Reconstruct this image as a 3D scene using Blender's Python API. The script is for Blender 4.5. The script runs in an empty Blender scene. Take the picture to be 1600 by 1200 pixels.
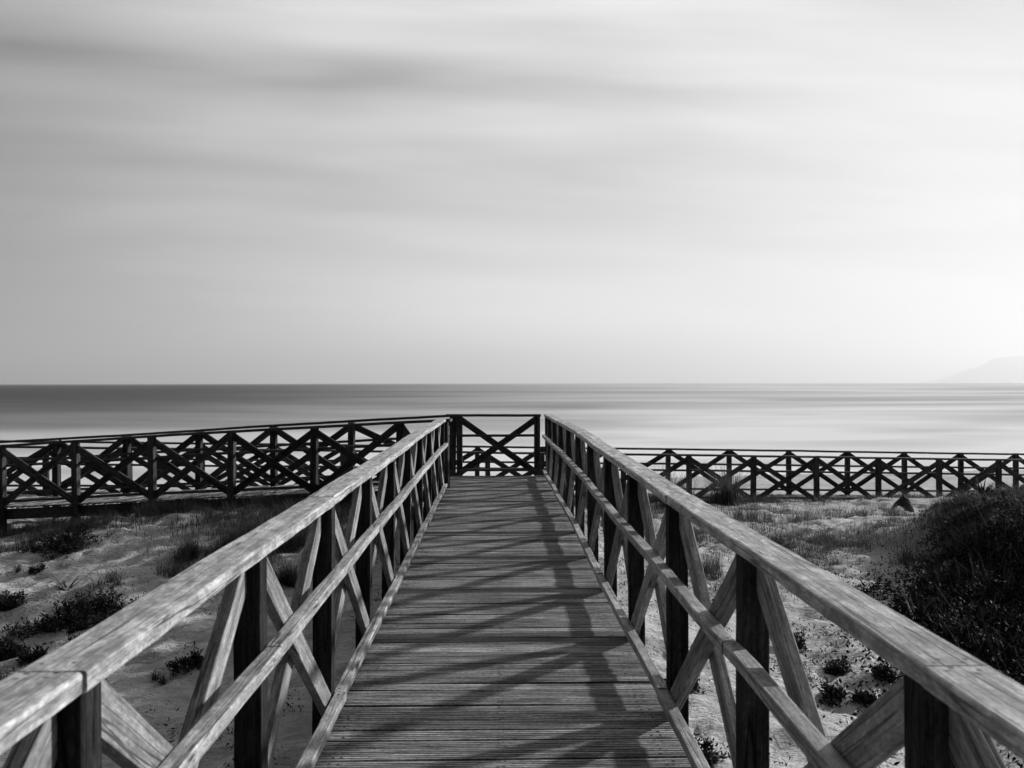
import bpy, bmesh, math, random
import numpy as np
from mathutils import Vector, Matrix
R = math.radians
random.seed(7)
rng = np.random.default_rng(7)
SC = bpy.context.scene
COL = SC.collection

# ------------------------------------------------------------------ camera
F_PX = 1420.0            # focal length in pixels of the 1600 px wide photograph
CAM_Z = 1.70
cam = bpy.data.cameras.new('camera')
cam.sensor_width = 36.0
cam.lens = F_PX / 1600.0 * 36.0
cam.clip_start = 0.05
cam.clip_end = 80000
cam.dof.use_dof = True
cam.dof.focus_distance = 9.0
cam.dof.aperture_fstop = 5.6
cam_o = bpy.data.objects.new('camera', cam)
COL.objects.link(cam_o)
cam_o.location = (0, 0, CAM_Z)
cam_o.rotation_euler = (Matrix.Rotation(R(-0.93), 3, 'Z') @ Matrix.Rotation(R(90 - 0.05), 3, 'X')
                        @ Matrix.Rotation(R(-0.10), 3, 'Z')).to_euler()
SC.camera = cam_o

# ------------------------------------------------------------------ sun and sky
SUN_EL, SUN_AZ = 20.2, 61.5       # azimuth measured from +Y towards +X
sun = bpy.data.lights.new('sun', 'SUN')
sun.energy = 5.0
sun.angle = R(2.3)        # a long exposure smears the sun a little
sun_o = bpy.data.objects.new('sun', sun)
COL.objects.link(sun_o)
sd = Vector((math.cos(R(SUN_EL)) * math.sin(R(SUN_AZ)), math.cos(R(SUN_EL)) * math.cos(R(SUN_AZ)), math.sin(R(SUN_EL))))
sun_o.rotation_euler = sd.to_track_quat('Z', 'Y').to_euler()
sun_o.location = sd * 50

class NT:
    """small helper round a node tree"""
    def __init__(s, tree):
        s.t = tree; s.n = tree.nodes; s.l = tree.links
        s.n.clear()
    def new(s, kind, **kw):
        n = s.n.new(kind)
        for k, v in kw.items():
            setattr(n, k, v)
        return n
    def put(s, sock, v):
        if isinstance(v, bpy.types.NodeSocket):
            s.l.new(v, sock)
        elif v is not None:
            sock.default_value = v
    def math(s, op, a, b=None, c=None, clamp=False):
        n = s.new('ShaderNodeMath', operation=op, use_clamp=clamp)
        for i, v in enumerate((a, b, c)):
            if v is not None:
                s.put(n.inputs[i], v)
        return n.outputs[0]
    def ramp(s, fac, stops, interp='LINEAR'):
        n = s.new('ShaderNodeValToRGB')
        n.color_ramp.interpolation = interp
        e = n.color_ramp.elements
        while len(e) < len(stops):
            e.new(0.5)
        for el, (p, v) in zip(e, stops):
            el.position = p
            el.color = (v, v, v, 1)
        s.put(n.inputs[0], fac)
        return n.outputs[0]
    def noise(s, vec, scale, detail=4, rough=0.5, dist=0.0):
        n = s.new('ShaderNodeTexNoise')
        s.put(n.inputs['Vector'], vec)
        n.inputs['Scale'].default_value = scale
        n.inputs['Detail'].default_value = detail
        n.inputs['Roughness'].default_value = rough
        n.inputs['Distortion'].default_value = dist
        return n.outputs[0]
    def vmul(s, vec, v3):
        n = s.new('ShaderNodeVectorMath', operation='MULTIPLY')
        s.put(n.inputs[0], vec)
        n.inputs[1].default_value = v3
        return n.outputs[0]
    def vadd(s, a, b):
        n = s.new('ShaderNodeVectorMath', operation='ADD')
        s.put(n.inputs[0], a); s.put(n.inputs[1], b)
        return n.outputs[0]
    def mapr(s, v, a, b, c, d, smooth=False):
        n = s.new('ShaderNodeMapRange')
        if smooth:
            n.interpolation_type = 'SMOOTHSTEP'
        s.put(n.inputs[0], v)
        for i, x in enumerate((a, b, c, d)):
            n.inputs[i + 1].default_value = x
        return n.outputs[0]
    def xyz(s, v):
        n = s.new('ShaderNodeSeparateXYZ'); s.put(n.inputs[0], v)
        return n.outputs
    def comb(s, x, y, z):
        n = s.new('ShaderNodeCombineXYZ')
        for i, v in enumerate((x, y, z)):
            s.put(n.inputs[i], v)
        return n.outputs[0]

world = bpy.data.worlds.new('World')
SC.world = world
world.use_nodes = True
w = NT(world.node_tree)
sky = w.new('ShaderNodeTexSky', sky_type='NISHITA')
sky.sun_disc = False
sky.sun_elevation = R(SUN_EL)
sky.sun_rotation = R(SUN_AZ)
bw = w.new('ShaderNodeRGBToBW')
w.put(bw.inputs[0], sky.outputs[0])
clear = w.math('MULTIPLY', bw.outputs[0], 0.005)
d = w.new('ShaderNodeTexCoord').outputs['Generated']
dx, dy, dz = w.xyz(d)[:3]
az = w.math('ARCTAN2', dx, dy)                       # 0 ahead, + to the right
el = w.math('ARCSINE', dz)
azn = w.mapr(az, -math.pi, math.pi, 0, 1)
deg = lambda a: (a + 180.0) / 360.0
# the cloud deck: bright towards the sun on the right, unseen part behind the viewer darkened to cut fill
glow = w.ramp(azn, [(0, .006), (deg(-100), .01), (deg(-60), .17), (deg(-29), .25), (deg(-14), .43), (deg(0), .53),
                    (deg(13), .55), (deg(28), .58), (deg(52), .68), (deg(80), .5), (deg(115), .02), (1, .006)], 'B_SPLINE')
up = w.mapr(el, R(26), R(60), 1.0, 0.8, True)
# long-exposure streaks: stretched along the horizon, tilted a little
fy = w.math('MAXIMUM', w.math('ABSOLUTE', dy), 0.25)
su = w.math('DIVIDE', dx, fy)
sv = w.math('DIVIDE', dz, fy)
sv = w.math('ADD', sv, w.math('MULTIPLY', su, 0.045))
uv = w.comb(w.math('MULTIPLY', su, 0.8), w.math('MULTIPLY', sv, 5.6), 3.3)
uv2 = w.comb(w.math('MULTIPLY', su, 1.7), w.math('MULTIPLY', sv, 19.0), 4.1)
s1 = w.noise(uv, 2.3, 2.0, 0.45, 0.25)
s2 = w.noise(uv2, 1.6, 3, 0.5, 0.3)
streak = w.math('ADD', w.math('MULTIPLY', w.math('SUBTRACT', s1, 0.5), 1.25), w.math('MULTIPLY', w.math('SUBTRACT', s2, 0.5), 0.34))
amp = w.mapr(el, R(1), R(18), 0.22, 1.0)
ampaz = w.mapr(az, R(-5), R(30), 1.0, 0.35)
cl = w.math('MULTIPLY', glow, w.math('ADD', 1.0, w.math('MULTIPLY', w.math('MULTIPLY', streak, amp), w.math('MULTIPLY', ampaz, 1.25))))
cl = w.math('MULTIPLY', cl, up)
# the brighter strip low over the sea, strongest towards the sun
low = w.mapr(el, R(-1), R(13), 1.0, 0.0, True)
lowaz = w.ramp(azn, [(0, 0), (deg(-50), 0), (deg(-28), .0), (deg(-10), .45), (deg(8), .5), (deg(30), .0), (deg(80), .0), (1, 0)], 'B_SPLINE')
cl = w.math('MULTIPLY', cl, w.math('ADD', 1.0, w.math('MULTIPLY', low, lowaz)))
tot = w.math('ADD', cl, clear)
bg = w.new('ShaderNodeBackground')
w.put(bg.inputs[0], tot)
bg.inputs[1].default_value = 1.0
wo = w.new('ShaderNodeOutputWorld')
w.l.new(bg.outputs[0], wo.inputs[0])

vs = SC.view_settings
vs.view_transform = 'Standard'
vs.look = 'None'
vs.exposure = 0.35
vs.gamma = 1.0
SC.cycles.use_denoising = True
SC.cycles.max_bounces = 6
SC.cycles.diffuse_bounces = 3
SC.cycles.volume_bounces = 0

# ------------------------------------------------------------------ materials
def new_mat(name):
    m = bpy.data.materials.new(name)
    m.use_nodes = True
    t = NT(m.node_tree)
    out = t.new('ShaderNodeOutputMaterial')
    p = t.new('ShaderNodeBsdfPrincipled')
    t.l.new(p.outputs[0], out.inputs[0])
    return m, t, p

def bump(t, p, h, strength, dist):
    b = t.new('ShaderNodeBump')
    b.inputs['Strength'].default_value = strength
    b.inputs['Distance'].default_value = dist
    t.put(b.inputs['Height'], h)
    t.l.new(b.outputs[0], p.inputs['Normal'])

def wood(name, lo, hi, mottle=0.5, var=0.35, rough=0.75, stain=0.25, spec=0.5):
    """weathered timber; the grain runs along the local X axis of each piece"""
    m, t, p = new_mat(name)
    co = t.new('ShaderNodeTexCoord').outputs['Object']
    rnd = t.new('ShaderNodeObjectInfo').outputs['Random']
    off = t.comb(t.math('MULTIPLY', rnd, 71.0), t.math('MULTIPLY', rnd, 13.0), t.math('MULTIPLY', rnd, 29.0))
    co = t.vadd(co, off)
    g1 = t.noise(t.vmul(co, (1.3, 34, 34)), 1.0, 5, 0.6, 0.8)
    g2 = t.noise(t.vmul(co, (5, 190, 190)), 1.0, 3, 0.6)
    mt = t.noise(t.vmul(co, (8, 17, 17)), 1.0, 7, 0.72, 0.5)
    sp = t.noise(t.vmul(co, (45, 110, 110)), 1.0, 3, 0.7)
    big = t.noise(t.vmul(co, (1.1, 5, 5)), 1.0, 3, 0.5)
    v = t.new('ShaderNodeTexVoronoi')
    t.put(v.inputs['Vector'], t.vmul(co, (1.6, 11, 11)))
    v.inputs['Scale'].default_value = 1.0
    knot = t.mapr(v.outputs['Distance'], 0.06, 0.2, 0.45, 1.0, True)
    crn = t.noise(t.vmul(co, (0.7, 22, 22)), 1.0, 2, 0.4, 0.2)
    crack = t.mapr(t.math('ABSOLUTE', t.math('SUBTRACT', crn, 0.47)), 0.004, 0.016, 0.2, 1.0)
    fac = t.math('ADD', t.math('MULTIPLY', g1, 0.6), t.math('MULTIPLY', g2, 0.4))
    fac = t.mapr(fac, 0.37, 0.63, 0, 1)
    val = t.mapr(fac, 0, 1, lo, hi)
    dark = t.mapr(mt, 0.40, 0.62, 1.0 - mottle, 1.0, True)
    st = t.mapr(big, 0.30, 0.62, 1.0 - stain, 1.0 + stain * 0.5)
    val = t.math('MULTIPLY', t.math('MULTIPLY', val, dark), t.math('MULTIPLY', knot, crack))
    val = t.math('MULTIPLY', val, st)
    val = t.math('MULTIPLY', val, t.mapr(sp, 0.32, 0.6, 0.62, 1.18))
    val = t.math('MULTIPLY', val, t.mapr(rnd, 0, 1, 1 - var, 1 + var * 0.6))
    t.put(p.inputs['Base Color'], t.comb(val, val, val))
    p.inputs['Roughness'].default_value = rough
    p.inputs['Specular IOR Level'].default_value = spec
    hh = t.math('ADD', t.math('MULTIPLY', fac, 0.6), t.math('MULTIPLY', crack, 0.8))
    bump(t, p, hh, 0.5, 0.004)
    return m

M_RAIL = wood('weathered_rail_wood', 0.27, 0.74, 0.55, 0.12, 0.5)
M_MID = wood('weathered_mid_rail_wood', 0.24, 0.62, 0.45, 0.2, 0.55)
M_BRACE = wood('weathered_brace_wood', 0.11, 0.38, 0.4, 0.35)
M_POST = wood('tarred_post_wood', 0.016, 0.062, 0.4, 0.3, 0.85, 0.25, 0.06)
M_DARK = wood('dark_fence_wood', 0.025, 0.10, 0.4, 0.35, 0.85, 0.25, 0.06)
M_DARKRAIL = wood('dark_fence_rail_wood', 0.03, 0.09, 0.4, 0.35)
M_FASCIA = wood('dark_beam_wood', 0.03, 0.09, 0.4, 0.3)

def deck_mat(name, lo, hi):
    m, t, p = new_mat(name)
    co = t.new('ShaderNodeTexCoord').outputs['Object']
    at = t.new('ShaderNodeAttribute'); at.attribute_name = 'board'
    b = at.outputs['Fac']
    co = t.vadd(co, t.comb(t.math('MULTIPLY', b, 53.0), t.math('MULTIPLY', b, 17.0), t.math('MULTIPLY', b, 31.0)))
    g1 = t.noise(t.vmul(co, (2.2, 45, 20)), 1.0, 5, 0.62, 0.9)
    g2 = t.noise(t.vmul(co, (7, 170, 60)), 1.0, 3, 0.6, 0.3)
    big = t.noise(t.vmul(co, (1.6, 5, 5)), 1.0, 4, 0.6)
    fac = t.mapr(t.math('ADD', t.math('MULTIPLY', g1, 0.6), t.math('MULTIPLY', g2, 0.4)), 0.34, 0.66, 0, 1)
    val = t.mapr(fac, 0, 1, lo, hi)
    val = t.math('MULTIPLY', val, t.mapr(big, 0.3, 0.7, 0.55, 1.4))
    ck = t.noise(t.vmul(co, (1.5, 135, 40)), 1.0, 2, 0.5, 0.4)
    val = t.math('MULTIPLY', val, t.mapr(ck, 0.34, 0.47, 0.22, 1.0, True))
    hl = t.noise(t.vmul(co, (1.1, 90, 40)), 1.0, 2, 0.5, 0.4)
    val = t.math('MULTIPLY', val, t.mapr(hl, 0.56, 0.68, 1.05, 1.9, True))
    sp = t.noise(t.vmul(co, (40, 130, 60)), 1.0, 3, 0.7)
    val = t.math('MULTIPLY', val, t.mapr(sp, 0.32, 0.62, 0.5, 1.4))
    val = t.math('MULTIPLY', val, t.mapr(b, 0, 1, 0.55, 1.35))
    v = t.new('ShaderNodeTexVoronoi')
    t.put(v.inputs['Vector'], t.vmul(co, (3.0, 16, 16)))
    v.inputs['Scale'].default_value = 1.0
    val = t.math('MULTIPLY', val, t.mapr(v.outputs['Distance'], 0.05, 0.2, 0.4, 1.0, True))
    t.put(p.inputs['Base Color'], t.comb(val, val, val))
    p.inputs['Roughness'].default_value = 0.8
    p.inputs['Specular IOR Level'].default_value = 0.2
    bump(t, p, fac, 0.5, 0.004)
    return m
M_DECK = deck_mat('ribbed_deck_wood', 0.07, 0.38)
M_DECKPALE = deck_mat('pale_deck_wood', 0.22, 0.45)

def plain(name, v, rough=0.9, spec=0.1):
    m, t, p = new_mat(name)
    co = t.new('ShaderNodeTexCoord').outputs['Object']
    n = t.noise(co, 30.0, 3, 0.6)
    val = t.mapr(n, 0.3, 0.7, v * 0.7, v * 1.3)
    t.put(p.inputs['Base Color'], t.comb(val, val, val))
    p.inputs['Roughness'].default_value = rough
    p.inputs['Specular IOR Level'].default_value = spec
    return m
M_GROOVE = plain('groove_grime', 0.025)
M_SCREW = plain('screw_steel', 0.02, 0.5, 0.4)

def leaf_mat(name, lo, hi, thin=0.0, spec=0.25):
    m, t, p = new_mat(name)
    g = t.new('ShaderNodeNewGeometry')
    val = t.mapr(g.outputs['Random Per Island'], 0, 1, lo, hi)
    t.put(p.inputs['Base Color'], t.comb(val, val, val))
    p.inputs['Roughness'].default_value = 0.6
    p.inputs['Specular IOR Level'].default_value = spec
    if thin:                      # thin blades let the low sun through
        tr = t.new('ShaderNodeBsdfTranslucent')
        t.put(tr.inputs[0], t.comb(val, val, val))
        mx = t.new('ShaderNodeMixShader'); mx.inputs[0].default_value = thin
        out = [n for n in t.n if n.type == 'OUTPUT_MATERIAL'][0]
        t.l.new(p.outputs[0], mx.inputs[1]); t.l.new(tr.outputs[0], mx.inputs[2]); t.l.new(mx.outputs[0], out.inputs[0])
    return m
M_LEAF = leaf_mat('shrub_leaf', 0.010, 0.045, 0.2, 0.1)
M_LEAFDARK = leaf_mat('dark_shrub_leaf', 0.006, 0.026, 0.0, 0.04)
M_STEM = plain('shrub_stem', 0.09)
M_BLADE = leaf_mat('grass_blade', 0.015, 0.11, 0.45)
M_STRAP = leaf_mat('strap_leaf', 0.015, 0.05)
M_DEBRIS = leaf_mat('dry_debris', 0.02, 0.10)

# sand
M_SAND, t, p = new_mat('dune_sand')
co = t.new('ShaderNodeTexCoord').outputs['Object']
n1 = t.noise(co, 0.55, 5, 0.6, 0.4)
n2 = t.noise(co, 5.0, 6, 0.7, 0.4)
n3 = t.noise(co, 90.0, 3, 0.6)
val = t.math('MULTIPLY', t.mapr(n1, 0.3, 0.7, 0.42, 0.66), t.mapr(n2, 0.3, 0.7, 0.72, 1.15))
val = t.math('MULTIPLY', val, t.mapr(n3, 0.25, 0.75, 0.85, 1.12))
# specks of dry litter
v = t.new('ShaderNodeTexVoronoi'); t.put(v.inputs['Vector'], t.vmul(co, (1, 1, 1))); v.inputs['Scale'].default_value = 14.0
litter = t.math('MULTIPLY', t.mapr(v.outputs['Distance'], 0.09, 0.16, 1, 0, True), t.mapr(n2, 0.50, 0.60, 0, 1))
val = t.math('MULTIPLY', val, t.mapr(litter, 0, 1, 1, 0.35))
t.put(p.inputs['Base Color'], t.comb(val, val, val))
p.inputs['Roughness'].default_value = 0.95
p.inputs['Specular IOR Level'].default_value = 0.1
wv = t.noise(t.vmul(co, (4.0, 11.0, 4.0)), 1.0, 5, 0.65, 0.8)
hh = t.math('ADD', t.math('MULTIPLY', n2, 0.9), t.math('ADD', t.math('MULTIPLY', wv, 0.8), t.math('MULTIPLY', n3, 0.10)))
bump(t, p, hh, 0.95, 0.09)

# sea: long-exposure water, dark far out, milky and foamy towards the beach; sun glitter painted in on the right
M_SEA, t, p = new_mat('smooth_sea_water')
co = t.new('ShaderNodeTexCoord').outputs['Object']
cx, cy, cz = t.xyz(co)[:3]
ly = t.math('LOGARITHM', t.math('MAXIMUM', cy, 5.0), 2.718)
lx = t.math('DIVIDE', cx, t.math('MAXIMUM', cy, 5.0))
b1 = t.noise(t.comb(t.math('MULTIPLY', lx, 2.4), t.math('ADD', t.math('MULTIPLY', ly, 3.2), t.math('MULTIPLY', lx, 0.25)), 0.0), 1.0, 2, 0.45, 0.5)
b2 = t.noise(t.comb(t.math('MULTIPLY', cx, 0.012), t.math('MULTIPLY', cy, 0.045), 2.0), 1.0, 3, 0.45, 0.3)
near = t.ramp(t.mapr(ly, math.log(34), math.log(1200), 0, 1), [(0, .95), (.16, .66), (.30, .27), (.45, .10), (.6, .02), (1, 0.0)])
surf_glitter = t.math('ADD', near, t.mapr(t.math('DIVIDE', cx, t.math('ADD', 40.0, t.math('MULTIPLY', cy, 0.38))), -0.80, 0.95, 0.0, 0.95, True))  # foamy shore plus whitening to the right, painted in for sun glitter
surf_glitter = t.math('MULTIPLY', surf_glitter, 0.84)
foam_glitter = t.math('MULTIPLY', surf_glitter, t.mapr(b1, 0.30, 0.70, 0.62, 1.25))
foam_glitter = t.math('MULTIPLY', foam_glitter, t.mapr(b2, 0.3, 0.7, 0.8, 1.15), clamp=True)
val = t.mapr(foam_glitter, 0, 1, 0.018, 0.80)
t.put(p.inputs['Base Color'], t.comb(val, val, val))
p.inputs['Roughness'].default_value = 0.42
p.inputs['Specular IOR Level'].default_value = 0.05
p.inputs['IOR'].default_value = 1.33

M_HILL = plain('headland_rock', 0.22)

# ------------------------------------------------------------------ helpers
def tag(o, label=None, cat=None, group=None, kind=None):
    if label: o['label'] = label
    if cat: o['category'] = cat
    if group: o['group'] = group
    if kind: o['kind'] = kind
    return o

def empty(name, loc, label, cat, group=None):
    o = bpy.data.objects.new(name, None)
    o.empty_display_size = 0.2
    COL.objects.link(o)
    o.location = loc
    return tag(o, label, cat, group)

def mesh_obj(name, verts, faces, mats, parent=None, fmat=None):
    me = bpy.data.meshes.new(name)
    me.from_pydata([tuple(v) for v in verts], [], faces)
    for m in (mats if isinstance(mats, (list, tuple)) else [mats]):
        me.materials.append(m)
    if fmat is not None:
        me.polygons.foreach_set('material_index', fmat)
    me.update()
    o = bpy.data.objects.new(name, me)
    COL.objects.link(o)
    if parent:
        o.parent = parent
    return o

def vnoise(x, y, seed=0):
    """smooth value noise on arrays, 0..1"""
    x = np.asarray(x, float); y = np.asarray(y, float)
    xi = np.floor(x).astype(np.int64); yi = np.floor(y).astype(np.int64)
    xf = x - xi; yf = y - yi
    u = xf * xf * (3 - 2 * xf); v = yf * yf * (3 - 2 * yf)
    def h(a, b):
        n = (a * 374761393 + b * 668265263 + seed * 974711) & 0x7fffffff
        n = ((n ^ (n >> 13)) * 1274126177) & 0x7fffffff
        return ((n ^ (n >> 16)) & 0xffff) / 65535.0
    return (h(xi, yi) * (1 - u) + h(xi + 1, yi) * u) * (1 - v) + (h(xi, yi + 1) * (1 - u) + h(xi + 1, yi + 1) * u) * v

def fbm(x, y, seed=0, oct=4):
    s = 0; a = 0.5; tot = 0
    for k in range(oct):
        s = s + a * vnoise(x * 2 ** k, y * 2 ** k, seed + k); tot += a; a *= 0.5
    return s / tot - 0.5

def section(wd, ht, r, segs=2):
    """rounded rectangle in the local Y-Z plane"""
    pts = []
    for (sx, sz, a0) in ((1, 1, 0), (-1, 1, 90), (-1, -1, 180), (1, -1, 270)):
        cx, cz = sx * (wd / 2 - r), sz * (ht / 2 - r)
        for k in range(segs + 1):
            a = R(a0 + 90.0 * k / segs)
            pts.append((cx + r * math.cos(a), cz + r * math.sin(a)))
    return pts

def beam(name, p0, p1, wd, ht, mat, parent, r=0.006, warp=0.002, shear=0.0, side=None, seg=0.12, label=None, bolts=0):
    """one piece of timber from p0 to p1; wd across, ht in the plane of the length and the vertical.
    shear = slope of the cut ends (z per x, local)."""
    p0 = Vector(p0); p1 = Vector(p1)
    L = (p1 - p0).length
    ex = (p1 - p0).normalized()
    if side is None:
        side = Vector((0, 0, 1)).cross(ex)
    ey = Vector(side).normalized()
    ez = ex.cross(ey).normalized()
    if ez.z < 0: ez = -ez
    ey = ez.cross(ex).normalized()
    sec = section(wd, ht, r)
    n = max(2, int(L / seg) + 1)
    ph = [random.uniform(0, 6.28) for _ in range(6)]
    verts = []; faces = []
    m = len(sec)
    for i in range(n + 1):
        s = L * i / n
        wy = warp * (math.sin(s * 1.7 + ph[0]) + 0.6 * math.sin(s * 4.3 + ph[1]) + 0.35 * math.sin(s * 11 + ph[2]))
        wz = warp * (math.sin(s * 1.4 + ph[3]) + 0.6 * math.sin(s * 3.7 + ph[4]) + 0.35 * math.sin(s * 13 + ph[5]))
        f = 1 + warp * 2.5 * math.sin(s * 6 + ph[2])
        for j, (y, z) in enumerate(sec):
            jit = warp * 0.35
            verts.append((s + shear * z, y * f + wy + random.uniform(-jit, jit), z * f + wz + random.uniform(-jit, jit)))
    for i in range(n):
        for j in range(m):
            a = i * m + j; b = i * m + (j + 1) % m
            faces.append((a, b, b + m, a + m))
    faces.append(tuple(range(m - 1, -1, -1)))
    faces.append(tuple(n * m + j for j in range(m)))
    fm = [0] * len(faces)
    if bolts:
        for xe in (0.035, L - 0.035):
            for yb in ((-0.028, 0.028) if bolts == 2 else (0.0,)):
                c0 = len(verts); rb = random.uniform(.005, .007); yb += random.uniform(-.006, .006); xb = xe + random.uniform(-.012, .012)
                for q in range(8):
                    verts.append((xb + rb * math.cos(q * .7854), yb + rb * math.sin(q * .7854), ht / 2 + 0.0045))
                faces.append(tuple(c0 + q for q in range(8))); fm.append(1)
    o = mesh_obj(name, verts, faces, [mat, M_SCREW] if bolts else mat, parent, fm)
    M = Matrix((ex, ey, ez)).transposed().to_4x4()
    o.rotation_euler = M.to_euler()
    o.location = p0 - (parent.location if parent else Vector())
    if label: o['label'] = label
    return o

POST = 0.098
H_RAIL, H_MID, H_LOW = 1.13, 0.76, 0.125

def railing(root, pts, inn, mats, jit=.004, below=0.9, seg_bays=2, first=1, posts=None, hand_ext=(0.0, 0.0), braces=True, rail_dz=None, hand_w=0.14, ground_post=True, bottom=True):
    """posts at pts (deck level), rails on the side inn (unit vector into the walkway)"""
    mp, mb, mh, mm = mats
    bh = 0.116 if mats[0] is M_DARK else 0.104
    pw = 0.110 if mats[0] is M_DARK else POST
    inn = Vector(inn)
    pts = [Vector(p) for p in pts]
    n = len(pts)
    for i, P in enumerate(pts):
        if posts is not None and i not in posts: continue
        top = P.z + H_RAIL - 0.045
        jx = Vector((random.uniform(-jit, jit), random.uniform(-jit, jit), 0))
        beam('post', Vector((P.x, P.y, P.z - below)) + jx * 2, Vector((P.x, P.y, top)) - jx, pw, pw, mp, root, side=inn, warp=0.0015)
    for i in range(n - 1):
        A, B = pts[i], pts[i + 1]
        u = (B - A); u.z = 0
        Lh = u.length; u.normalize()
        if braces:
            for flip, off in ((0, 0.0235), (1, -0.0235)):
                g = POST / 2 - 0.004
                za, zb = (1.015, 0.065) if flip == 0 else (0.065, 1.015)
                a = A + u * g + inn * off; a.z = A.z + za + random.uniform(-3 * jit, 3 * jit)
                b = B - u * g + inn * off; b.z = B.z + zb + random.uniform(-3 * jit, 3 * jit)
                sl = (b.z - a.z) / (Lh - 2 * g)
                o = beam('brace', a, b, 0.0435, bh, mb, root, r=0.004, warp=0.0012, shear=sl, side=inn if True else None)
    # rails, laid over several bays per length
    def run(name, h, off, wd, ht, mat, bays, start, r, warp, ext):
        i = 0
        cuts = [0]
        k = start
        while k < n - 1:
            cuts.append(k); k += bays
        cuts.append(n - 1)
        cuts = sorted(set(cuts))
        for c0, c1 in zip(cuts[:-1], cuts[1:]):
            a = pts[c0] + inn * off; b = pts[c1] + inn * off
            u = (b - a); u.z = 0; u.normalize()
            dza = rail_dz(a) if rail_dz else 0; dzb = rail_dz(b) if rail_dz else 0
            a = a + Vector((0, 0, h - ht / 2 + dza)); b = b + Vector((0, 0, h - ht / 2 + dzb))
            if mats[0] is M_POST and name == 'handrail':
                if c0 > 0: a = a - u * 0.08
                if c1 < n - 1: b = b - u * 0.08
            if c0 == 0: a = a - u * ext[0]
            else: a = a + u * 0.0045
            if c1 == n - 1: b = b + u * ext[1]
            else: b = b - u * 0.0045
            jw = .009 if name == 'bottom_rail' else .003
            jz = random.uniform(-.003, .003); jy = random.uniform(-jw, jw)
            beam(name, a + Vector((0, 0, jz)) + inn * jy, b + Vector((0, 0, -jz)) - inn * jy, wd, ht, mat, root, r=r, warp=warp, bolts=(2 if name == 'handrail' else 1))
    run('handrail', H_RAIL, 0.0, hand_w, 0.045, mh, seg_bays, first, 0.007, 0.0022, hand_ext)
    run('mid_rail', H_MID, POST / 2 + 0.0305, 0.058, 0.046, mm, seg_bays, first + 1, 0.005, 0.0022, (0, 0))
    if bottom:
        run('bottom_rail', H_LOW, POST / 2 + 0.0305, 0.058, 0.046, mm, seg_bays, first, 0.005, 0.0022, (0, 0))

def deck(name, root, A, B, half, mat, pitch=0.115, screws=True, zf=None):
    """boards laid across the line A-B, one part; grooves and screw heads belong to the board surface"""
    A = Vector(A); B = Vector(B)
    u = (B - A); Lz = u.z; u.z = 0; L = u.length; u.normalize()
    v = Vector((u.y, -u.x, 0))
    base = root.location
    verts = []; faces = []; fm = []; brd = []
    nb = int(L / pitch)
    for k in range(nb):
        bw = pitch - random.choice((.005, .006, .007, .008, .010, .013))
        s0 = k * pitch + random.uniform(0, .004)
        rb = random.random()
        dz = random.uniform(-.005, .004); tl = random.uniform(-.004, .004); tw = random.uniform(-.05, .05)
        h0 = half + random.uniform(-.012, .012); h1 = half + random.uniform(-.012, .012)
        ng = 5
        prof = [(0, -0.03, 0), (0, -0.002, 0)]
        for g in range(ng):
            a = bw * g / ng
            if g == 0:
                prof.append((a + 0.003, 0.0, 0))
            prof.append((bw * (g + 0.70) / ng, 0.0, 0))
            if g < ng - 1:
                prof.append((bw * (g + 0.76) / ng, -0.004, 1))
                prof.append((bw * (g + 0.94) / ng, -0.004, 1))
                prof.append((bw * (g + 1.0) / ng, 0.0, 1))
        prof[-1] = (bw - 0.003, 0.0, 0)
        prof += [(bw, -0.002, 0), (bw, -0.03, 0)]
        b0 = len(verts)
        for (s, z, gm) in prof:
            for x, sgn in ((-h0, -1), (h1, 1)):
                yy = s0 + s
                zz = A.z + Lz * yy / L + z + dz + tl * sgn + tw * (s - bw / 2) + (zf(yy) if zf else 0)
                q = A + u * yy + v * x
                verts.append((q.x - base.x, q.y - base.y, zz - base.z))
        for i in range(len(prof) - 1):
            a = b0 + 2 * i
            faces.append((a, a + 1, a + 3, a + 2)); brd.append(rb)
            fm.append(1 if (prof[i][2] and prof[i + 1][2]) or (prof[i + 1][2] and prof[i + 1][1] < 0) else 0)
        if screws:
            for xs in (-half + 0.10, -half + 0.14, -0.012, 0.012, half - 0.10, half - 0.14):
                for sf in (0.25, 0.75):
                    if random.random() < 0.12: continue
                    xx = xs + random.uniform(-.008, .008); yy = s0 + bw * sf + random.uniform(-.006, .006)
                    zz = A.z + Lz * yy / L + dz + tw * (bw * sf - bw / 2) + 0.0015 + (zf(yy) if zf else 0)
                    c0 = len(verts); rr = random.uniform(0.005, 0.008)
                    for q in range(6):
                        P = A + u * (yy + rr * math.sin(q * 1.0472)) + v * (xx + rr * math.cos(q * 1.0472))
                        verts.append((P.x - base.x, P.y - base.y, zz + tl * xx / half - base.z))
                    faces.append(tuple(c0 + q for q in range(6))); fm.append(2); brd.append(rb)
    o = mesh_obj(name, verts, faces, [mat, M_GROOVE, M_SCREW], root, fm)
    at = o.data.attributes.new('board', 'FLOAT', 'FACE')
    at.data.foreach_set('value', brd)
    return o

# ------------------------------------------------------------------ terrain
SEA_Z = -2.30
def sstep(a, b, x):
    k = np.clip((x - a) / (b - a), 0, 1)
    return k * k * (3 - 2 * k)

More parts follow.
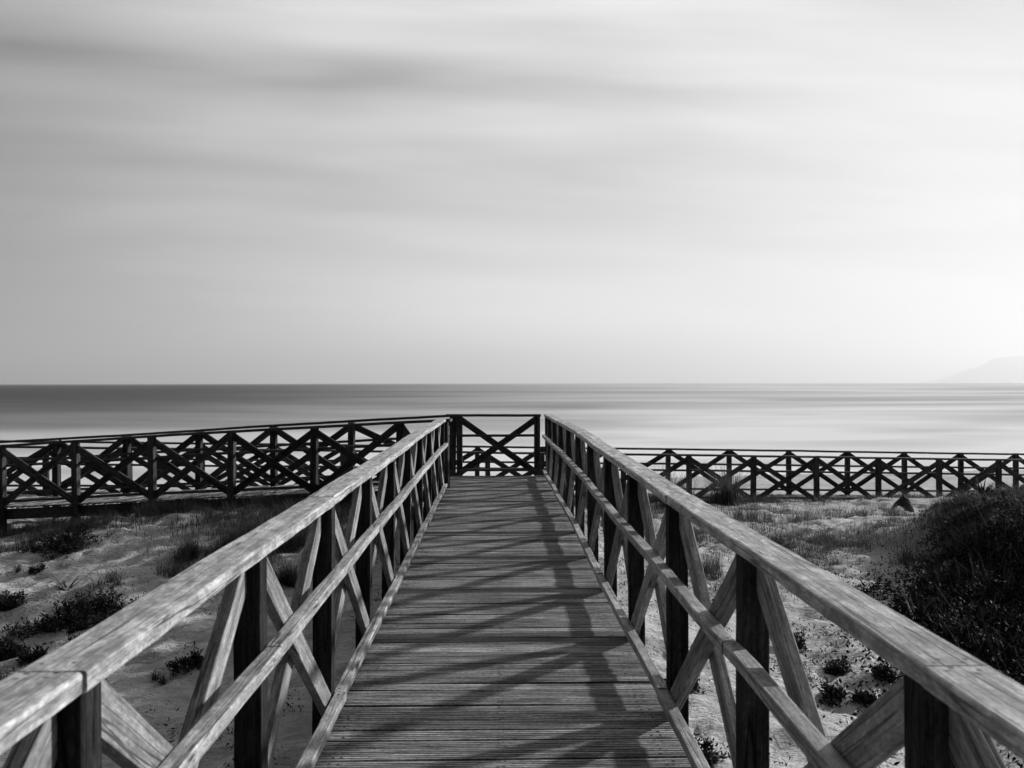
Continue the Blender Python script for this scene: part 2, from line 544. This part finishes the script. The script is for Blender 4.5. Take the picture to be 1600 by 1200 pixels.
def hgt(x, y, fine=True):
    x = np.asarray(x, float); y = np.asarray(y, float)
    ys = y - 0.16 * np.clip(x, -40, 40) * sstep(24, 34, y)
    h = np.interp(ys, [-60, 0, 8, 14.5, 17, 21, 24, 28, 36.5, 50, 120, 2000], [-.95, -.90, -.88, -.78, -.88, -1.20, -1.55, -1.75, -2.26, -3.0, -6, -8])
    # the walkway follows a low crest that falls away to both sides
    h = h + 0.40 * np.exp(-(x / 2.9) ** 2) * sstep(19, 13, y) - 0.26 * np.exp(-(((x + 6.8) / 3.3) ** 2 + ((y - 8.5) / 4.2) ** 2))
    # left dune that climbs to the upper boardwalk and falls away to the left
    h = h + 0.44 * np.exp(-(((x + 4.2) / 2.7) ** 2 + ((y - 15.2) / 3.2) ** 2))
    h = h - 0.20 * sstep(-5.5, -10, x) * sstep(20, 15, y)
    # low ridge at the foot of the far right fence
    h = h + 0.24 * np.exp(-(((x - 12.5) / 4.0) ** 2 + ((y - 20.3) / 1.6) ** 2)) + 0.13 * np.exp(-(((x - 5.5) / 5.0) ** 4 + ((y - 20.6) / 0.9) ** 2))
    h = h + 0.10 * np.exp(-(((x - 5) / 4.0) ** 2 + ((y - 15.5) / 2.2) ** 2))
    # mound on the right
    r2 = ((x - 9.3) / 3.5) ** 2 + ((y - 11.4) / 3.6) ** 2 + 1.1 * fbm(x * .8, y * .8, 5)
    h = h + 0.70 * np.exp(-np.clip(r2, 0, 4) ** 4)
    if fine:
        m = sstep(60, 30, np.abs(x)) * sstep(50, 34, y)
        lump = fbm(x * 0.8, y * 0.8, 11, 3) * 0.24 + fbm(x * 3.1, y * 3.1, 23, 3) * 0.13 + fbm(x * 7.0, y * 7.0, 31, 2) * 0.085
        h = h + m * lump * (0.45 + 0.55 * sstep(24, 18, y))
    return h

def h1(x, y):
    return float(hgt(np.array([x]), np.array([y]))[0])

def at(px, py):
    """the point of the sand that the photograph shows at pixel (px, py)"""
    sx = (px - 777.0) / F_PX; sz = (599.0 - py) / F_PX
    ys = np.arange(3.0, 45.0, 0.02)
    g = hgt(sx * ys, ys)
    below = np.nonzero(CAM_Z + sz * ys <= g)[0]
    y = ys[below[0]] if len(below) else 30.0
    return Vector((sx * y, y, float(hgt(np.array([sx * y]), np.array([y]))[0])))

def axis(lo, hi, step, far_lo, far_hi):
    mid = np.arange(lo, hi + step, step)
    def tail(s, lim):
        out = []; d_ = step; c = s
        sg = 1 if lim > s else -1
        while abs(c - s) < abs(lim - s):
            d_ *= 1.18; c += sg * d_; out.append(c)
        return out
    return np.array(sorted(tail(mid[0], far_lo)) + list(mid) + tail(mid[-1], far_hi))

def grid_obj(name, X, Y, Zf, mat):
    gx, gy = np.meshgrid(X, Y)
    gz = Zf(gx, gy)
    nx, ny = len(X), len(Y)
    me = bpy.data.meshes.new(name)
    me.vertices.add(nx * ny)
    me.vertices.foreach_set('co', np.stack([gx, gy, gz], -1).astype(np.float32).ravel())
    i = np.arange(nx - 1)[None, :] + nx * np.arange(ny - 1)[:, None]
    q = np.stack([i, i + 1, i + 1 + nx, i + nx], -1).reshape(-1, 4)
    me.loops.add(q.size)
    me.polygons.add(len(q))
    me.loops.foreach_set('vertex_index', q.ravel().astype(np.int32))
    me.polygons.foreach_set('loop_start', np.arange(0, q.size, 4, dtype=np.int32))
    me.polygons.foreach_set('use_smooth', np.ones(len(q), bool))
    me.update(calc_edges=True)
    me.materials.append(mat)
    o = bpy.data.objects.new(name, me)
    COL.objects.link(o)
    return o

g = grid_obj('sand_ground', axis(-13, 15, 0.07, -24000, 24000), axis(1.0, 24, 0.07, -60, 24000), hgt, M_SAND)
tag(g, kind='structure')

# the sea
sx = np.array([-24000, -3000, -400, -60, 0, 60, 400, 3000, 24000.0])
sy = np.array([20, 30, 40, 60, 100, 200, 500, 1500, 5000, 24000.0])
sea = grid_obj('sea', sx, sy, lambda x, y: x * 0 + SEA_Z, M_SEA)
tag(sea, kind='structure')

# ------------------------------------------------------------------ main walkway
def bumpz(y, a):
    return a * math.exp(-((y - 10.8) / 3.6) ** 2)

CX = 0.018
END_Y = 16.75
walk = empty('boardwalk', (CX, 8.0, 0), 'long straight weathered plank walkway running away from the viewer to the sea', 'boardwalk', 'boardwalks over the dune')
deck('deck', walk, (CX, -0.6, 0), (CX, END_Y, 0), 0.868, M_DECK, zf=lambda s: bumpz(s - 0.6, 0.03))
for sxx in (-0.80, 0.80):
    beam('stringer', (CX + sxx, -0.6, -0.135), (CX + sxx, END_Y - 0.02, -0.135), 0.07, 0.19, M_FASCIA, walk, seg=0.6)
for yy in np.arange(1.0, 16.0, 2.76):
    beam('crossbeam', (CX - 0.83, yy, -0.31), (CX + 0.83, yy, -0.31), 0.09, 0.14, M_FASCIA, walk, seg=0.6)

BAY = 1.38
near_mats = (M_POST, M_BRACE, M_RAIL, M_MID)
ys = [1.895 - BAY + BAY * k for k in range(13)]
ys = [y for y in ys if y < 16.2] 
right_pts = [(CX + 0.905, y, bumpz(y, 0.045)) for y in ys]
rr = empty('railing', (CX + 0.905, 8.0, 0), 'weathered timber railing along the right side of the plank walkway', 'railing', 'timber railings of the boardwalks')
railing(rr, right_pts + [(CX + 0.905, END_Y - 0.16, 0)], (-1, 0, 0), near_mats, first=1, hand_ext=(0.4, 0.05))
YL = [y for y in ys if y < 13.6]
left_pts = [(CX - 0.905, y, bumpz(y, 0.018)) for y in YL] + [(CX - 0.905, 14.35, 0)]
rl = empty('railing', (CX - 0.905, 8.0, 0), 'sunlit weathered timber railing along the left side of the plank walkway', 'railing', 'timber railings of the boardwalks')
railing(rl, left_pts, (1, 0, 0), near_mats, first=1, hand_ext=(0.4, 0.10))

# ------------------------------------------------------------------ railing across the end
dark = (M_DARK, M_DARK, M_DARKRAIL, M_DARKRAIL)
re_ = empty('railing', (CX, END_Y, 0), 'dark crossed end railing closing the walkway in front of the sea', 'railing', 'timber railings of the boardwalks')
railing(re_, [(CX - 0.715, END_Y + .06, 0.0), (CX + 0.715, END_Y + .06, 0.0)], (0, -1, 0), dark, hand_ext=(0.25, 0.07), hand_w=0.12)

# ------------------------------------------------------------------ upper boardwalk to the left
def line(P0, th, b, n, z):
    u = Vector((-math.cos(R(th)), math.sin(R(th)), 0))
    return [(P0[0] + u.x * b * k, P0[1] + u.y * b * k, z(P0[0] + u.x * b * k)) for k in range(n)]
TH = 12.3
uz = lambda x: float(np.interp(x, [-14, -9, -7.4, -5.9, -4.4, -3.0, -1.6, -0.9], [-.80, -.53, -.42, -.31, -.215, -.13, -.03, 0.0]))
un = line((-1.595, 14.92), TH, 1.5, 8, uz)
un = [(CX - 0.86, 14.72, 0.0)] + un
inn_u = (math.sin(R(TH)), math.cos(R(TH)), 0)
ru = empty('railing', (-4.0, 15.4, -0.2), 'near dark crossed railing of the boardwalk turning left, sloping down to the left', 'railing', 'timber railings of the boardwalks')
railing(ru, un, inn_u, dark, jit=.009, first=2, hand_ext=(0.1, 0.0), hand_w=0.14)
uf = line((-2.69, 16.80), TH, 1.54, 7, lambda x: uz(x) + 0.005)
uf = [(CX - 0.715 - 0.13, END_Y + 0.04, 0.0)] + uf
rf = empty('railing', (-4.0, 17.1, -0.2), 'second dark crossed railing directly behind the near left one', 'railing', 'timber railings of the boardwalks')
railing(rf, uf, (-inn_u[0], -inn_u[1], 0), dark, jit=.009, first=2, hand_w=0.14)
ub = empty('boardwalk', (-4.0, 16.2, -0.2), 'pale boarded ramp going down to the left between two dark railings', 'boardwalk', 'boardwalks over the dune')
A = Vector((-0.95, 15.62, 0)); uu = Vector((-math.cos(R(TH)), math.sin(R(TH)), 0))
prev = None
for (s0, s1) in ((0.0, 3.6), (3.6, 7.2), (7.2, 11.2)):
    a = A + uu * s0; b = A + uu * s1
    a.z = uz(a.x) - 0.004; b.z = uz(b.x) - 0.004
    deck('deck', ub, a, b, 0.86, M_DECKPALE, screws=False)
nv = Vector(inn_u)
for k in range(len(un) - 1):
    a = Vector(un[k]) + nv * 0.10; b = Vector(un[k + 1]) + nv * 0.10
    a.z -= 0.135; b.z -= 0.135
    uu_ = (b - a).normalized() * 0.003
    beam('beam', a + uu_, b - uu_, 0.06, 0.19, M_FASCIA, ub, seg=0.5)
# square landing where the walkway meets the ramp
deck('deck', ub, (CX - 0.86, 15.78, -0.012), (CX - 1.02, 15.79, -0.012), 0.8, M_DECKPALE, screws=False)

# ------------------------------------------------------------------ lower boardwalk along the beach
TL = 6.8
def lline(P0, k0, k1, b, th, z):
    u = Vector((math.cos(R(th)), math.sin(R(th)), 0))
    return [(P0[0] + u.x * b * k, P0[1] + u.y * b * k, z(P0[0] + u.x * b * k)) for k in range(k0, k1)]
lz = lambda x: float(np.interp(x, [-12, 0, 6.1, 12.5, 16], [-.72, -1.01, -1.16, -1.34, -1.43]))
ln_ = lline((-0.22, 20.93), -7, 10, 1.6, TL, lz)
inn_l = (-math.sin(R(TL)), math.cos(R(TL)), 0)
r1 = empty('railing', (3.0, 21.3, -1.1), 'nearer dark crossed railing of the low boardwalk beside the beach', 'railing', 'timber railings of the boardwalks')
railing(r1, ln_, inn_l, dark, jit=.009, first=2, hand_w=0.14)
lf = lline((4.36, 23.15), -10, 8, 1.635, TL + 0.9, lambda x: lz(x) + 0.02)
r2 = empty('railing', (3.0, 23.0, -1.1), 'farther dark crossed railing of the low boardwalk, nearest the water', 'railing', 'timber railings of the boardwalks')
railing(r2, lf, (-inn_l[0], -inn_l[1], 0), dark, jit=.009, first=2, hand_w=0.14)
lb = empty('boardwalk', (3.0, 22.1, -1.1), 'low pale boarded walkway running along the beach beyond the dune', 'boardwalk', 'boardwalks over the dune')
n_ = Vector(inn_l)
for i in range(0, 16, 4):
    a = Vector(ln_[i]) + n_ * 0.92; b = Vector(ln_[i + 4]) + n_ * 0.92
    a.z -= 0.004; b.z -= 0.004
    deck('deck', lb, a, b, 0.86, M_DECKPALE, screws=False)
for i in range(0, 16, 4):
    a = Vector(lf[i]) - n_ * 0.1; b = Vector(lf[min(i + 4, len(lf) - 1)]) - n_ * 0.1
    a.z -= 0.135; b.z -= 0.135
    q = (b - a).normalized() * 0.003
    beam('beam', a + q, b - q, 0.06, 0.19, M_FASCIA, lb, seg=0.6)

# ------------------------------------------------------------------ plants
class Geo:
    def __init__(s): s.v = []; s.f = []
    def blade(s, base, lean, L, w0, curve=0.5, segs=3, face=None):
        base = np.asarray(base, float)
        az_ = random.uniform(0, 6.283) if face is None else face
        out = np.array([math.cos(az_), math.sin(az_), 0]); side = np.array([-out[1], out[0], 0])
        i0 = len(s.v)
        for k in range(segs + 1):
            f = k / segs
            a = lean + curve * f
            q = base + L * f * (out * math.sin(a) + np.array([0, 0, 1]) * math.cos(a))
            ww = w0 * (1 - f) ** 0.8 * 0.5
            if k == segs:
                s.v.append(q)
            else:
                s.v.append(q - side * ww); s.v.append(q + side * ww)
        for k in range(segs - 1):
            a = i0 + 2 * k
            s.f.append((a, a + 1, a + 3, a + 2))
        a = i0 + 2 * (segs - 1)
        s.f.append((a, a + 1, a + 2))
    def leaf(s, c, dirv, L, wd):
        dirv = dirv / (np.linalg.norm(dirv) + 1e-9)
        r_ = np.array([random.gauss(0, 1), random.gauss(0, 1), random.gauss(0, 1)])
        sd_ = np.cross(dirv, r_); sd_ /= (np.linalg.norm(sd_) + 1e-9)
        i0 = len(s.v)
        s.v += [c, c + dirv * L * .5 + sd_ * wd * .5, c + dirv * L, c + dirv * L * .5 - sd_ * wd * .5]
        s.f.append((i0, i0 + 1, i0 + 2, i0 + 3))
    def tube(s, a, b, r0, r1):
        a = np.asarray(a, float); b = np.asarray(b, float)
        dv = b - a; dv /= (np.linalg.norm(dv) + 1e-9)
        x = np.cross(dv, [0.3, 0.1, 0.9]); x /= np.linalg.norm(x); y = np.cross(dv, x)
        i0 = len(s.v)
        for q, r in ((a, r0), (b, r1)):
            for k in range(4):
                s.v.append(q + r * (x * math.cos(k * 1.5708) + y * math.sin(k * 1.5708)))
        for k in range(4):
            s.f.append((i0 + k, i0 + (k + 1) % 4, i0 + 4 + (k + 1) % 4, i0 + 4 + k))
    def build(s, name, mat, parent=None, loc=None):
        o = mesh_obj(name, s.v, s.f, mat, parent)
        if loc is not None: o.location = loc
        return o

def tuft(px, py, wpx, hpx, n, label, group='grass tufts growing on the dune', mat=None, wid=0.006, cat='grass tuft'):
    c = at(px, py)
    sc = c.y / F_PX
    rx = wpx * sc * 0.5; hh = hpx * sc
    G = Geo()
    ncl = max(1, int(wpx / 14))
    cl = [(random.gauss(0, rx * .5), random.gauss(0, rx * .4)) for _ in range(ncl)]
    for _ in range(int(n * 1.5)):
        q = random.choice(cl)
        x = q[0] + random.gauss(0, rx * .16); y = q[1] + random.gauss(0, rx * .16)
        z = h1(c.x + x, c.y + y) - c.z - 0.01
        G.blade((x, y, z), random.uniform(0, .35), hh * random.uniform(.45, 1.15), wid * random.uniform(.6, 1.3), random.uniform(.1, .9))
    o = G.build('grass_tuft', mat or M_BLADE, loc=c)
    return tag(o, label, cat, group)

def shrub(px, py, wpx, hpx, n, label, dep=0.8, leaf=0.035, mat=None, group='shrubs growing on the sand', pos=None, size=None):
    c = pos if pos is not None else at(px, py)
    sc = c.y / F_PX
    if size: rx, ry, hh = size
    else: rx = wpx * sc * .5; ry = rx * dep; hh = hpx * sc
    root = empty('shrub', c, label, 'shrub', group)
    G = Geo(); S = Geo()
    if mat is None:
        n = int(n * 1.7); leaf *= 1.2
    nt = max(6, n // 16)
    lob = [(random.uniform(-.75, .75), random.uniform(-.75, .75), random.uniform(.45, 1.0)) for _ in range(7)]
    for k in range(nt):
        if random.random() < .75:
            l = random.choice(lob); a = random.uniform(0, 6.283); q = math.sqrt(random.random()) * .42
            x, y = l[0] + q * math.cos(a), l[1] + q * math.sin(a); top = l[2] * (1 - .8 * (q / .42) ** 2 * .6)
        else:
            a = random.uniform(0, 6.283); q = math.sqrt(random.random()) * 1.0
            x, y = q * math.cos(a), q * math.sin(a); top = .5 * (1 - q * .7)
        x *= rx; y *= ry
        gz = h1(c.x + x, c.y + y) - c.z
        tip = np.array([x, y, gz + hh * top * random.uniform(.35, 1.0)])
        foot = np.array([x * .75 + random.gauss(0, .02), y * .75 + random.gauss(0, .02), h1(c.x + x * .75, c.y + y * .75) - c.z - .01])
        S.tube(foot, tip, .004, .002)
        ax = tip - foot; ax /= np.linalg.norm(ax) + 1e-9
        for _ in range(16):
            f = random.random() ** .6
            q = foot + (tip - foot) * (.25 + .75 * f) + np.array([random.gauss(0, leaf * .4) for _ in range(3)])
            dv = ax * random.uniform(.2, 1) + np.array([random.gauss(0, .7), random.gauss(0, .7), random.gauss(0, .4)])
            G.leaf(q, dv, leaf * random.uniform(.6, 1.3), leaf * .42)
    if n < 1500:
        k0 = len(G.v); G.v += S.v; G.f += [tuple(i + k0 for i in f) for f in S.f]
    if mat is M_LEAFDARK and n > 4000:
        for k in range(90):
            a = random.uniform(0, 6.283); q = math.sqrt(random.random()); x, y = q * rx * math.cos(a), q * ry * math.sin(a)
            z0 = h1(c.x + x, c.y + y) - c.z
            S.tube((x, y, z0), (x + random.gauss(0, .12), y + random.gauss(0, .12), z0 + hh * random.uniform(.5, 1.25) * (1.1 - .5 * q)), .006, .002)
    G.build('foliage', mat or M_LEAF, root)
    if n >= 1500: S.build('stem', M_STEM, root)
    return root

def strap(px, py, wpx, n, label, up=0.6, group='strap-leaved plants on the dune'):
    c = at(px, py); sc = c.y / F_PX; L = wpx * sc * .85
    G = Geo()
    for k in range(n):
        G.blade((random.gauss(0, .015), random.gauss(0, .015), -.02), random.uniform(.15, 1.0) * (1.3 - up * .6), L * random.uniform(.6, 1.15), 0.04, random.uniform(-.1, .5), 5, face=k * 6.283 / n + random.uniform(-.3, .3))
    o = G.build('strap_leaf_plant', M_STRAP, loc=c)
    return tag(o, label, 'plant', group)

# left dune
shrub(128, 972, 165, 55, 3000, 'broad dark leafy shrub on the left sand, largest one there')
shrub(26, 948, 48, 32, 700, 'small dark round shrub at the left, just beside the broad shrub')
shrub(22, 1020, 70, 36, 1000, 'dark leafy shrub at the left margin, below the broad shrub')
shrub(58, 1030, 38, 26, 500, 'small dark shrub touching the right side of the margin shrub')
shrub(112, 852, 92, 34, 1500, 'long low dark shrub just below the left boardwalk')
shrub(55, 860, 46, 16, 350, 'flat dark shrub at the left tip of the long low shrub', leaf=.03)
shrub(62, 890, 26, 14, 200, 'tiny dark leafy plant above the lone strap-leaved plant', leaf=.03)
shrub(235, 945, 60, 26, 420, 'sparse dark shrub half behind the bright left handrail', leaf=.03)
shrub(295, 1040, 60, 34, 420, 'sprawling small shrub on shaded sand under the left handrail', leaf=.03)
shrub(118, 1008, 44, 18, 260, 'thin low shrub between broad shrub and near handrail', leaf=.03)
strap(108, 918, 44, 9, 'lone strap-leaved plant spreading on bare left sand', .2)
strap(345, 975, 40, 8, 'upright strap-leaved plant beside a brace of the left railing', .9)
tuft(170, 908, 60, 30, 150, 'spiky dark grass tuft right of the lone strap-leaved plant')
tuft(288, 893, 88, 34, 220, 'wide dark grass tuft above the left handrail, beside the bare slope')
tuft(12, 1065, 36, 30, 90, 'pale grass tuft at the left margin beside the near handrail')
tuft(31, 893, 18, 22, 50, 'thin grass sprout at the left margin of the dune')
tuft(345, 870, 110, 46, 1300, 'thick dark grass clump on the dune slope below the left boardwalk')
tuft(420, 850, 100, 48, 1300, 'thick dark grass clump nearest the left railing, on the dune slope')
tuft(455, 915, 60, 44, 420, 'dark grass tuft seen through the first bays of left railing')
tuft(140, 822, 80, 30, 260, 'dark grass tuft under the beam of the left boardwalk')
tuft(240, 1062, 40, 26, 70, 'wispy grass tuft on sand below the left handrail')

# right dune
tuft(1142, 790, 64, 74, 520, 'tall dark grass tuft at foot of the low fence, right-hand of two', wid=.009)
tuft(1050, 790, 84, 70, 520, 'tall grass tuft close behind the right handrail, before the low fence', wid=.008)
strap(1542, 778, 40, 26, 'dark bushy strap-leaved plant before the low boardwalk at far right', .7)
tuft(1185, 818, 60, 36, 320, 'dark dense grass tuft below the low fence, behind the right handrail')
tuft(1232, 850, 70, 30, 220, 'grass tuft on bright sand, middle of the right dune')
tuft(1318, 852, 96, 34, 320, 'wide grey grass tuft on bright sand before the dark mound')
tuft(1272, 888, 80, 26, 220, 'low grass tuft on sand above the right handrail')
tuft(1392, 808, 70, 26, 220, 'grass tuft beside the dark stump below the low fence')
tuft(1105, 895, 60, 40, 240, 'grass tuft seen through the right railing, near a post')
tuft(1075, 850, 70, 44, 320, 'dense grass tuft seen under the right handrail')
tuft(1440, 880, 90, 30, 260, 'dark grass tuft in the shade left of the mound')
shrub(1362, 930, 96, 30, 1000, 'low dark shrub touching the right handrail, left of the mound', mat=M_LEAFDARK)
strap(1440, 985, 80, 22, 'dark strap-leaved plant in the shade below the mound', .6)
shrub(1112, 958, 60, 34, 420, 'small shrub on the sand, seen inside the right railing', leaf=.03)
shrub(1068, 1075, 56, 60, 700, 'dark shrub beside the walkway edge behind a right post', leaf=.03)
shrub(1242, 1015, 46, 36, 420, 'small dark shrub right of a steep brace of the right railing', leaf=.03)
shrub(1310, 1055, 56, 24, 420, 'small low shrub on bare sand, under the right handrail', leaf=.03)
shrub(1356, 1102, 40, 26, 380, 'round little shrub on sand above the lowest right brace', leaf=.03)
shrub(1300, 1098, 46, 22, 380, 'flat little shrub on sand, left of the round little one', leaf=.03)
shrub(1385, 1062, 50, 30, 380, 'little shrub on sand just below the handrail joint at right', leaf=.03)
shrub(1090, 1190, 70, 30, 420, 'sprawling dark plant at the bottom of the photo behind right railing', leaf=.03)

# the mound
def mshrub(x, y, rx, ry, hh, n, label):
    c = Vector((x, y, h1(x, y) - .03))
    return shrub(0, 0, 0, 0, n, label, mat=M_LEAFDARK, pos=c, size=(rx, ry, hh), leaf=.036)
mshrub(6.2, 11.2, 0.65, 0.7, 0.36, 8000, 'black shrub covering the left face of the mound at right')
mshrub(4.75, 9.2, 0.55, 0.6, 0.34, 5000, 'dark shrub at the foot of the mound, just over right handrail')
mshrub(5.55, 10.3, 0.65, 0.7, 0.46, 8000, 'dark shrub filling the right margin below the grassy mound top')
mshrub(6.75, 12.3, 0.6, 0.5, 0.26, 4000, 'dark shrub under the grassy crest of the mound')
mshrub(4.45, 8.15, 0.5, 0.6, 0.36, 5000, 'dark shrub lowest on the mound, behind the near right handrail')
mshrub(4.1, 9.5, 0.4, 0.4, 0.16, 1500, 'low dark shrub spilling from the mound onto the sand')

# dark stump below the low fence
c = at(1412, 800)
S = Geo()
pp = [np.array(q) for q in ((-.20, 0, .02), (-.10, .02, .12), (.0, 0, .20), (.10, -.02, .14), (.2, -.04, -.05))]
rad = [.05, .09, .13, .12, .10]
i0 = 0
for q, r_ in zip(pp, rad):
    for k in range(9):
        a = k / 9 * 6.283
        jr = r_ * random.uniform(.85, 1.15)
        S.v.append(q + np.array([jr * .5 * math.cos(a), jr * math.sin(a), jr * math.cos(a) * .9]))
for i in range(4):
    for k in range(9):
        a = i * 9 + k; b = i * 9 + (k + 1) % 9
        S.f.append((a, b, b + 9, a + 9))
S.f.append(tuple(range(8, -1, -1))); S.f.append(tuple(36 + k for k in range(9)))
tag(S.build('driftwood', M_POST, loc=c), 'dark driftwood lump lying below the low fence', 'driftwood')

# grass that nobody could count, and scattered litter and sprigs
def belt(name, spots, n, hmin, hmax, sx_, sy_, wid=.006, mat=None):
    G = Geo()
    P = []
    for _ in range(n):
        q = random.choice(spots)
        P.append((q[0] + random.gauss(0, sx_), q[1] + random.gauss(0, sy_)))
    P = np.array(P)
    keep = fbm(P[:, 0] * 1.6, P[:, 1] * 1.6, 77, 3) > -.06
    P = P[keep]
    Z = hgt(P[:, 0], P[:, 1])
    for (x, y), z in zip(P, Z):
        G.blade((x, y, z - .01), random.uniform(0, .5), random.uniform(hmin, hmax), wid * random.uniform(.6, 1.4), random.uniform(.1, .9))
    o = G.build(name, mat or M_BLADE)
    return tag(o, kind='stuff')
un_l = [Vector(q) for q in un]
spots = []
for k in range(1, len(un_l) - 1):
    for f in np.arange(0, 1, .2):
        q = un_l[k].lerp(un_l[k + 1], f); spots.append((q.x, q.y - .25))
belt('fence_grass', spots, 26000, .10, .38, .28, .28)
spots = []
for k in range(8, len(ln_) - 1):
    for f in np.arange(0, 1, .2):
        q = Vector(ln_[k]).lerp(Vector(ln_[k + 1]), f); spots.append((q.x, q.y - .5))
belt('dune_grass', spots, 26000, .08, .32, .3, .5, .008)
G = Geo()
nn = 80000
Y = rng.normal(9.9, 1.4, nn); X = .54 * Y + rng.normal(.15, .5, nn)
k = fbm(X * 1.5, Y * 1.5, 51, 3) > -.30
X, Y = X[k], Y[k]; Z = hgt(X, Y)
for x, y, z in zip(X, Y, Z):
    G.leaf(np.array([x, y, z + abs(random.gauss(0, .07))]), np.array([random.gauss(0, .8), random.gauss(0, .8), random.uniform(.1, 1)]), random.uniform(.03, .065), random.uniform(.012, .026))
tag(G.build('mound_scrub', M_LEAFDARK), kind='stuff')
belt('mound_grass', [(6.4, 12.2), (6.9, 12.8), (7.3, 13.4), (6.1, 11.6), (7.0, 11.9), (7.8, 13.2), (6.7, 13.2), (7.6, 12.4), (8.2, 13.6), (6.5, 11.6), (9.5, 12.5)], 26000, .08, .26, .42, .45, .006)
belt('slope_grass', [(-2.6, 13.2), (-3.2, 13.6), (-2.2, 12.2), (-3.6, 12.6), (-4.2, 14.0), (-1.8, 13.8), (-6.8, 14.6), (-7.6, 14.2), (-6.0, 15.0)], 20000, .08, .30, .5, .5)
belt('sand_grass', [(3.0, 14), (4.2, 15.5), (5.6, 16.5), (3.4, 17), (6.4, 14.4), (2.4, 12.4), (4.0, 12.8), (5.0, 13.4), (7.0, 17.5), (2.0, 15.5), (2.2, 10.2), (3.6, 18.5), (5.5, 18.8), (7.5, 18.6), (4.6, 14.2), (1.9, 13.6)], 22000, .07, .24, .5, .35)

G = Geo()
n = 9000
X = rng.uniform(-11, 9, n); Y = rng.uniform(3.2, 19, n)
k = (fbm(X * .9, Y * .9, 41, 3) > 0.02) & (np.abs(X) > 1.0)
X, Y = X[k], Y[k]; Z = hgt(X, Y)
for x, y, z in zip(X, Y, Z):
    m = random.random()
    for _ in range(random.randint(2, 6)):
        q = np.array([x + random.gauss(0, .05), y + random.gauss(0, .05), z + random.uniform(0, .025)])
        G.leaf(q, np.array([random.gauss(0, 1), random.gauss(0, 1), abs(random.gauss(0, .5))]), random.uniform(.015, .06), random.uniform(.004, .014))
tag(G.build('ground_litter', M_DEBRIS), kind='stuff')

G = Geo()
n = 2600
X = np.concatenate([rng.uniform(1.1, 6.0, n), rng.uniform(-9, -1.2, n)]); Y = np.concatenate([rng.uniform(3.2, 14, n), rng.uniform(3.2, 15, n)])
k = fbm(X * 1.1, Y * 1.1, 61, 3) > 0.05
X, Y = X[k], Y[k]; Z = hgt(X, Y)
for x, y, z in zip(X, Y, Z):
    hh_ = random.uniform(.02, .08)
    for _ in range(random.randint(5, 16)):
        q = np.array([x + random.gauss(0, .04), y + random.gauss(0, .04), z + random.uniform(0, hh_)])
        G.leaf(q, np.array([random.gauss(0, .6), random.gauss(0, .6), random.uniform(.1, 1)]), random.uniform(.015, .04), random.uniform(.007, .014))
tag(G.build('ground_sprigs', M_LEAF), kind='stuff')

# ------------------------------------------------------------------ far headland
hx = np.linspace(9500, 21000, 220); 
prof = np.interp(hx, [9500, 9900, 10150, 10400, 10600, 10750, 10900, 11050, 11300, 12000, 13500, 18000, 21000], [0, 0, 120, 280, 330, 340, 460, 560, 580, 600, 480, 300, 0])
prof = prof + 90 * fbm(hx / 350, hx * 0, 3, 4) * (prof > 20)
V = []; Fc = []
for i, x in enumerate(hx):
    for j, (dy_, f) in enumerate(((-1800, -.05), (-900, .45), (0, 1.0), (900, .5), (1800, -.05))):
        V.append((x, 20000 + dy_ + 500 * float(fbm(np.array([x / 900.]), np.array([j * 1.3]), 9)[0]), SEA_Z + max(-20, prof[i] * f)))
for i in range(len(hx) - 1):
    for j in range(4):
        a = i * 5 + j
        Fc.append((a, a + 5, a + 6, a + 1))
tag(mesh_obj('headland', V, Fc, M_HILL), kind='structure')

# ------------------------------------------------------------------ the air
X0, X1, Y0, Y1, Z0, Z1 = -24900, 24900, -400, 24900, -9.6, 720
hv = [(x, y, z) for x in (X0, X1) for y in (Y0, Y1) for z in (Z0, Z1)]
hf = [(0, 1, 3, 2), (4, 6, 7, 5), (0, 4, 5, 1), (2, 3, 7, 6), (0, 2, 6, 4), (1, 5, 7, 3)]
mz = bpy.data.materials.new('sea_haze')
mz.use_nodes = True
tz = NT(mz.node_tree)
oz = tz.new('ShaderNodeOutputMaterial')
pv = tz.new('ShaderNodeVolumePrincipled')
pv.inputs['Color'].default_value = (.88, .88, .88, 1)
pv.inputs['Density'].default_value = 0.00012
pv.inputs['Anisotropy'].default_value = 0.35
tz.l.new(pv.outputs[0], oz.inputs['Volume'])
hz = mesh_obj('haze', hv, hf, mz)
tag(hz, kind='stuff')
